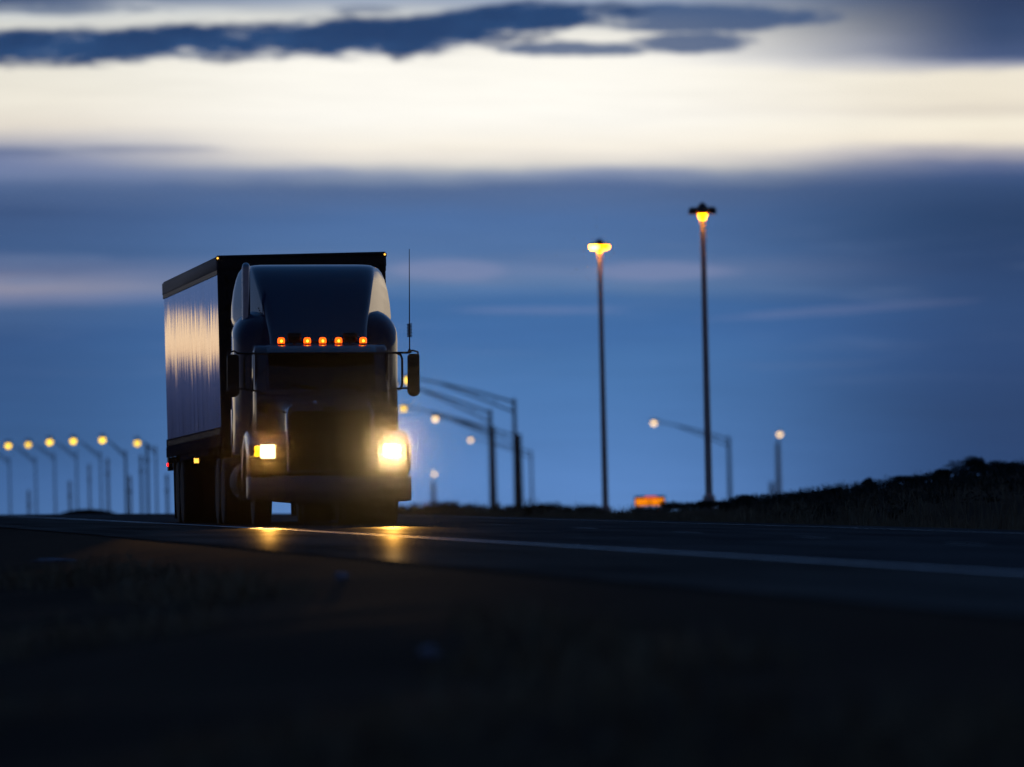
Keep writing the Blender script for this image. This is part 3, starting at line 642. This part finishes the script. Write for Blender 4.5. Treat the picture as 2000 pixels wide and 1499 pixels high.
street_lamp((1004,783),(797,743), 740, 'tallest mast arm lamp, its light half hidden by the truck mirror', 'sodium2', group=GR, r=.13)
street_lamp((957,804),(766,752), 800, 'mast arm lamp whose light is hidden behind the truck cab', 'sodium2', group=GR, r=.15)
street_lamp((962,836),(788,799), 890, 'mast arm lamp with oval orange light just above the bright headlight', 'sodium', group=GR, r=.20)
street_lamp((1013,851),(850,819), 960, 'mast arm lamp with pale light between the cab and the first mast', 'pale', group=GR, r=.26, polem='pole')
street_lamp((1037,882),(919,860), 1290, 'faint distant mast arm lamp with round peach light right of the headlight flare', 'pale', group=GR, r=.14, polem='galv')
street_lamp((846,945),(848,926), 1500, 'small low pale lamp seen end on, just right of the headlight', 'pale', group=GR, r=.30, polem='galv', lens=.26)
street_lamp((1423,856),(1277,827), 1050, 'lone mast arm lamp with pale light between the tall post and the scrub bank', 'pale', group=GR, r=.17)
street_lamp((1519,868),(1523,849), 1100, 'lamp on straight pole seen end on above the scrub bank', 'pale', group=GR, r=.24, polem='darkpole')
# plain posts among the far lamps
def post(px, ptop, d, label, r=.22, m='darkpole'):
    P = at(px, ptop, d); gz = ground_at(P.x, P.y); H = P.z-gz
    e = empty('utility_post', (P.x, P.y, gz), label, 'post', 'plain posts among the far lamps')
    MB().tube([(0,0,0),(0,0,H*.6),(0,0,H)], [r*1.25, r*1.1, r], 10).obj('pole', m, e)
    q = MB(); q.lathe([(r*1.3,0),(r*1.3,.1),(r*.6,.25),(0,.28)], (0,0,H), 'z', 10); q.box(-r*1.6,r*1.6,-.06,.06,H-.7,H-.55,.02); q.obj('post_cap', m, e)
for px, pt, d, lb, r, m in ((56,966,680,'short dark post low between first and second far lamps',.075,'darkpole'),
        (136,948,665,'short dark post left of the third far pole from the trailer',.075,'darkpole'),
        (174,916,640,'mid height slim post between fourth and fifth far poles',.06,'darkpole'),
        (210,904,630,'tall slim plain post left of the red tinted far pole',.07,'darkpole'),
        (254,938,612,'short post touching the right side of the red tinted far pole',.07,'darkpole'),
        (275,898,605,'tall pale plain post between red tinted pole and the trailer',.065,'galv'),
        (287,876,592,'tallest pale plain post near the trailer rear',.07,'galv'),
        (326,936,592,'short pale post half hidden behind the trailer',.07,'galv'),
        (1507,947,1120,'short thin post left of the end on lamp above the bank',.22,'darkpole')):
    post(px, pt, d, lb, r, m)

# ------------------------------------------------------------------ two tall post lamps near the road
def post_lamp(px, ptop, d, label, cutoff):
    P = at(px, ptop, d); gz = ground_at(P.x, P.y); H = P.z-gz
    e = empty('post_lamp', (P.x, P.y, gz), label, 'post lamp', 'tall post lamps right of the truck')
    r = .085
    q = MB(); q.tube([(0,0,0),(0,0,H*.4),(0,0,H*.8),(0,0,H)], [r*1.35, r*1.18, r*.98, r*.9], 16); q.lathe([(.24,0),(.24,.05),(.18,.5),(.12,.55)], (0,0,0), 'z', 16); q.obj('pole', 'darkpole', e)
    q = MB(); q.lathe([(.12,-.05),(.16,.02),(.15,.14),(.07,.24),(0,.27)], (0,0,H), 'z', 16)
    for k in range(4): a = R(45+90*k) if not cutoff else R(0+90*k); q.tube([(0,0,H+.03),(.30*math.cos(a), .30*math.sin(a), H+.03)], .03, 8)
    q.obj('hub', 'headm', e)
    for k in range(4):
        a = R(45+90*k) if not cutoff else R(90*k)
        c, s_ = math.cos(a), math.sin(a); cx, cy = .27*c, .27*s_
        if cutoff:
            q = MB(); q.lathe([(.0,-.02),(.125,-.02),(.132,-.10),(.147,-.10),(.147,.05),(.10,.11),(0,.12)], (cx,cy,H+.01), 'z', 18); lm = q.obj('luminaire', 'headm', e)
            q = MB(); q.lathe([(0,-.035),(.11,-.03),(.11,-.022),(0,-.021)], (cx,cy,H+.008), 'z', 18); q.obj('lens', 'nearhot', lm)
        else:
            q = MB(); q.lathe([(.17,-.01),(.165,.03),(.10,.075),(0,.09)], (cx,cy,H+.02), 'z', 18); lm = q.obj('luminaire', 'headm', e)
            q = MB(); q.lathe([(0,-.13),(.09,-.115),(.14,-.08),(.155,-.02),(.15,.0),(0,.0)], (cx,cy,H+.005), 'z', 18); q.obj('lens', 'nearhot' if k == 2 else 'near', lm)
    q = MB()                                                      # emissive sleeve standing in for lamp light on the pole top
    if cutoff: q.lathe([(.085,-.04),(.135,-.06),(.14,-.10),(.112,-.16),(.096,-.24),(.083,-.25)], (0,0,H), 'z', 18)
    else: q.lathe([(.085,-.04),(.12,-.10),(.105,-.15),(.09,-.20),(.082,-.205)], (0,0,H), 'z', 18)
    q.obj('pole_glow_sleeve', 'near', e)
post_lamp(1171, 481, 400, 'shorter tall post lamp with bright orange drop lenses', False)
post_lamp(1372, 413, 340, 'taller post lamp with dark shielded heads and glowing pole top', True)

# ------------------------------------------------------------------ lit sign and small things
P = at(1269, 980, 450); gz = ground_at(P.x, P.y)
e = empty('lit_sign', (P.x, P.y, gz), 'orange glowing sign box low behind the scrub', 'sign')
H = P.z-gz
q = MB().box(-.61,.61,-.06,.10,H-.20,H+.23,.015)
for x in (-.42, .42): q.box(x-.03,x+.03,-.03,.03,0,H-.19)
q.obj('sign_case', 'headm', e)
for x0, x1 in ((-.565,-.025),(.025,.565)): MB().box(x0,x1,-.075,-.062,H-.15,H+.12,.004).obj('lit_panel', 'sign', e)
MB().box(-.19,.27,-.075,-.062,H+.135,H+.205,.004).obj('lit_strip', 'signred', e)
P = at(835, 988, 600); gz = ground_at(P.x, P.y)
e = empty('marker_post', (P.x, P.y, gz), 'tiny post with red glow at the foot of the bushes', 'marker post')
MB().tube([(0,0,0),(0,0,P.z-gz+.1)], .04, 8).obj('pole', 'pole', e)
MB().lathe([(0,-.06),(.07,-.04),(.08,0),(0,.02)], (0,-.05,P.z-gz), 'y', 12).obj('lens', 'signred', e)
for (px, py, r, lb) in ((841,1284,.055,'pale crumpled scrap on the dark dirt in the blurred foreground'),(665,1132,.05,'small faint scrap on the dirt just below the shoulder'),(100,1102,.09,'thin pale stick lying on the dirt at far left')):
    p = ground_hit(px, py); rng = random.Random(px); b = bmesh.new(); bmesh.ops.create_icosphere(b, subdivisions=2, radius=1)
    fl = (2.6, .25, .25) if px == 100 else (1.2, 1., .7)
    for v in b.verts:
        k = .7+.6*rng.random(); v.co = Vector((v.co.x*r*fl[0]*k, v.co.y*r*fl[1]*k, v.co.z*r*fl[2]*k))
    o = MB().bm(b).obj('litter' if px != 100 else 'stick', 'litter', None, 0); b.free(); o.location = p+Vector((0,0,r*.4)); tag(o, lb, 'litter' if px != 100 else 'stick')

# ------------------------------------------------------------------ plants
def leafcloud(mb, c, rx, rz, n, rng, size):
    lobes = [(Vector((c[0]+rng.uniform(-.6,.6)*rx, c[1]+rng.uniform(-.6,.6)*rx, c[2]+rng.uniform(-.25,.55)*rz)), rng.uniform(.35,.6)) for _ in range(7)]
    for _ in range(n):
        o, k = rng.choice(lobes)
        d = Vector((rng.gauss(0,1), rng.gauss(0,1), rng.gauss(0,1))).normalized()*(rng.random()**.4)
        p = o+Vector((d.x*rx*k, d.y*rx*k, d.z*rz*k))
        a = Vector((rng.gauss(0,1), rng.gauss(0,1), rng.gauss(0,1))).normalized(); b_ = a.orthogonal().normalized()*size*rng.uniform(.4,.9); a = a*size*rng.uniform(.7,1.4)
        mb.add([p-a*.5, p+b_*.5, p+a*.5, p-b_*.5], [(0,1,2,3)])
def shrub(px, ptop, d, wpx, label, m='leaf', kind='shrub', seed=0):
    P = at(px, ptop, d); gz = ground_at(P.x, P.y); H = max(.18, P.z-gz); rx = wpx/FPX*d*.72
    rng = random.Random(seed+int(px)); e = empty(kind, (P.x, P.y, gz-.02), label, kind, 'shrubs that stand out on the right bank')
    q = MB(); leafcloud(q, (0,0,H*.55), rx, H*.55, 2600, rng, .03+.022*H); q.obj('foliage', m, e, 0, False)
    q = MB()
    for k in range(5): a = rng.uniform(0, 6.3); q.tube([(0,0,0),(rx*.3*math.cos(a),rx*.3*math.sin(a),H*.35),(rx*.5*math.cos(a+.3),rx*.5*math.sin(a+.3),H*.7)], [.02,.013,.006], 6)
    q.obj('stems', 'bark', e, 0)
SH = [(1884,893,268,66,'largest round shrub on the crest of the right bank'),(1921,899,272,16,'narrow upright shrub just right of the largest shrub'),
      (1965,897,268,80,'wide shrub at the right edge of the photo on the bank crest'),(1846,915,265,40,'low shrub against the left flank of the largest shrub'),
      (1787,927,262,70,'broad mid slope shrub, first hump left of the crest shrubs'),(1702,934,260,26,'small upright bush standing alone on the skyline of the bank'),
      (1628,951,256,34,'reddish low bush on the gentle part of the bank skyline'),(1601,955,258,40,'dark low bush next to the reddish one on the bank skyline'),
      (1540,964,255,60,'flat low bush right of the end on lamp pole'),(1460,966,255,50,'dark low bush under the end on lamp'),
      (1420,974,256,46,'reddish scrub bush under the lone mast arm pole'),(1385,977,300,40,'bush at the foot of the taller post lamp')]
for i, a in enumerate(SH): shrub(*a, m='leafdry' if 'reddish' in a[4] else 'leaf', seed=i)
def tuft(name, px, ptop, d, wpx, label, n=60):
    P = at(px, ptop, d); gz = ground_at(P.x, P.y)-.03; H = P.z-gz; w = wpx/FPX*d*.5; rng = random.Random(px); q = MB()
    for k in range(n):
        a = rng.uniform(0, 6.3); rr = w*rng.random(); hh = H*rng.uniform(.45, 1.); bx_ = rr*math.cos(a)*.5; by = rr*math.sin(a)*.5
        q.tube([(bx_,by,0),(bx_+rr*.2*math.cos(a),by,hh*.5),(bx_+rr*.6*math.cos(a),by+rr*.4*math.sin(a),hh)], [.012,.009,.003], 4)
        for z in (.45,.6,.75,.9):
            c = Vector((bx_+rr*.6*math.cos(a)*z, by+rr*.4*math.sin(a)*z, hh*z)); s_ = .04; q.add([c, c+Vector((rng.uniform(-s_,s_),0,rng.uniform(0,s_))), c+Vector((rng.uniform(-s_,s_),rng.uniform(-s_,s_),s_))], [(0,1,2)])
    o = q.obj(name, 'leaf', None, 0, False); o.location = (P.x, P.y, gz); return tag(o, label, 'weed', 'weeds along the far road edge')
tuft('weed', 1031, 990, 232, 24, 'dark leafy weed clump on the far road edge beneath the faint pale pole')
tuft('weed', 1055, 988, 240, 20, 'taller thin weed right of the dark weed clump', 26)
tuft('weed', 1172, 992, 236, 22, 'sparse thin weeds beside the foot of the shorter post lamp', 22)
tuft('weed', 1205, 996, 236, 16, 'last sparse weed before the gap of open sky', 14)
# scrub: what nobody could count
def stuff(mb, name, m, label):
    return tag(mb.obj(name, m, None, 0, False), label, None, None, 'stuff')
rng = random.Random(5); q = MB()
for _ in range(760):
    s = rng.uniform(185, 300); u = bank_foot(s)+.6+22*rng.random()**1.2; p = gp(s, u, 0, True); r = rng.uniform(.14,.34)
    leafcloud(q, (p.x, p.y, p.z+r*.35), r*1.2, r*.8, 80, rng, .055)
stuff(q, 'scrub', 'leaf', 'low dark scrub covering the right bank')
q = MB()
for i in range(280):
    px = rng.uniform(760, 1168); d = rng.uniform(390, 560)
    top = 992-10*math.sin(px*.031)*rng.random()-6*rng.random() if px < 1080 else 993-4*rng.random()
    P = at(px, top-2, d); gz = min(P.z-.4, ground_at(P.x, P.y)); H = P.z-gz
    leafcloud(q, (P.x, P.y, gz+H*.55), rng.uniform(.35,.8), H*.5, 70, rng, .16)
for i in range(60):
    px = rng.uniform(1238, 1370); d = rng.uniform(300, 325) if px > 1300 else rng.uniform(285, 312)
    P = at(px, (989 if px < 1300 else 978)+rng.uniform(0, 8), d); gz = min(P.z-.2, ground_at(P.x, P.y)); H = P.z-gz
    leafcloud(q, (P.x, P.y, gz+H*.5), rng.uniform(.12,.3), H*.5, 60, rng, .07)
stuff(q, 'roadside_brush', 'leaf', 'dark brush beyond the far road edge')
q = MB()
def blade(p, hgt, w, lean):
    a = rng.uniform(0, 6.3); dx, dy = math.cos(a)*lean*hgt, math.sin(a)*lean*hgt
    q.add([p+Vector((-w,0,0)), p+Vector((w,0,0)), p+Vector((dx*.4+w*.6,dy*.4,hgt*.6)), p+Vector((dx,dy,hgt)), p+Vector((dx*.4-w*.6,dy*.4,hgt*.6))], [(0,1,2,3,4)])
for _ in range(15000):
    s = rng.uniform(118, 262); u = 9.0+abs(rng.gauss(0, 3.6))
    if u > 24: continue
    cl_ = vn(s*.6, u*.8); hgt = rng.uniform(.10,.34)*(.5+.9*cl_)*(.35+.65*min(1,(u-8.9)/1.6)); blade(gp(s, u, -.02, True), hgt, .006, rng.uniform(.1,.5))
stuff(q, 'verge_grass', 'blade', 'dry pale grass along the far verge')
q = MB()
for _ in range(16000):
    s = rng.uniform(24, 112); u = -4.4-abs(rng.gauss(0, 3.6))
    if vn(s*.22+4, u*.45) < .5: continue
    blade(gp(s, u, -.02, True), rng.uniform(.06,.22), .008, rng.uniform(.2,.8))
stuff(q, 'near_grass', 'blade', 'sparse low grass on the dark verge in front')
# low earth mound past the crest, and conifers left of the frame that show in the trailer side
mb = MB(); rings = []
for k in range(13):
    a = k/12; px = 118+110*a; P = at(px, 1004, 420); hh = .17*math.sin(math.pi*a)**.7+.01; gzz = ground_at(P.x, P.y)
    rings.append([(P.x,P.y-2.5,gzz-.2),(P.x,P.y-1,P.z+hh*.6),(P.x,P.y,P.z+hh),(P.x,P.y+1,P.z+hh*.6),(P.x,P.y+2.5,gzz-.2)])
mb.loft(rings, False); tag(mb.obj('mound', 'soil', None, 60), 'low dark mound on the crest left of the trailer', kind='structure')
def conifer(x, y, H, label, seed):
    gz = ground_at(x, y); e = empty('conifer', (x, y, gz), label, 'tree', 'conifers left of the frame'); rr = random.Random(seed)
    MB().tube([(0,0,0),(0,0,H*.5),(0,0,H)], [.16,.1,.02], 8).obj('trunk', 'bark', e)
    q = MB()
    for _ in range(1500):
        z = rr.random()**1.3; rad = (1-z)*H*.2*(.4+.6*rr.random())+.05; a = rr.uniform(0, 6.3)
        p = Vector((rad*math.cos(a), rad*math.sin(a), H*(.08+.92*z)-rad*.35)); o = Vector((math.cos(a), math.sin(a), -.5))*.35; w = Vector((-math.sin(a), math.cos(a), 0))*.12
        q.add([p-w, p+o, p+w, p-o*.3+Vector((0,0,.1))], [(0,1,2,3)])
    q.obj('crown', 'leaf', e, 0, False)
for i, (y, dx, H) in enumerate(((455,-2.6,5.6),(470,-.6,6.6),(448,1.0,4.6),(485,2.6,5.3),(462,4.2,6.0),(500,-5.0,5.0),(475,6.2,4.4))):
    conifer(-5.5-(y-182)*math.tan(R(8.5))+dx, y, H, ('slender conifer','tallest conifer','shortest conifer','bushy conifer','mid height conifer','conifer farthest to the left','conifer closest to the road')[i]+' beyond the left photo edge, mirrored in the trailer', i)

# ------------------------------------------------------------------ haze added for the headlight glow
m = bpy.data.materials.new('glow_haze'); m.use_nodes = True; t = m.node_tree; t.nodes.clear(); h = NG(t)
pv = h.n('ShaderNodeVolumePrincipled'); pv.inputs['Color'].default_value = (.82,.86,.95,1); pv.inputs['Density'].default_value = 2.2e-5; pv.inputs['Anisotropy'].default_value = .999
om = h.n('ShaderNodeOutputMaterial'); t.links.new(pv.outputs[0], om.inputs['Volume']); M['haze'] = m
o = MB().box(-620, 620, -420, 3200, -14, 24).obj('haze', 'haze', None, 0); tag(o, 'thin haze over the whole road, added for the headlight glow', None, None, 'stuff')
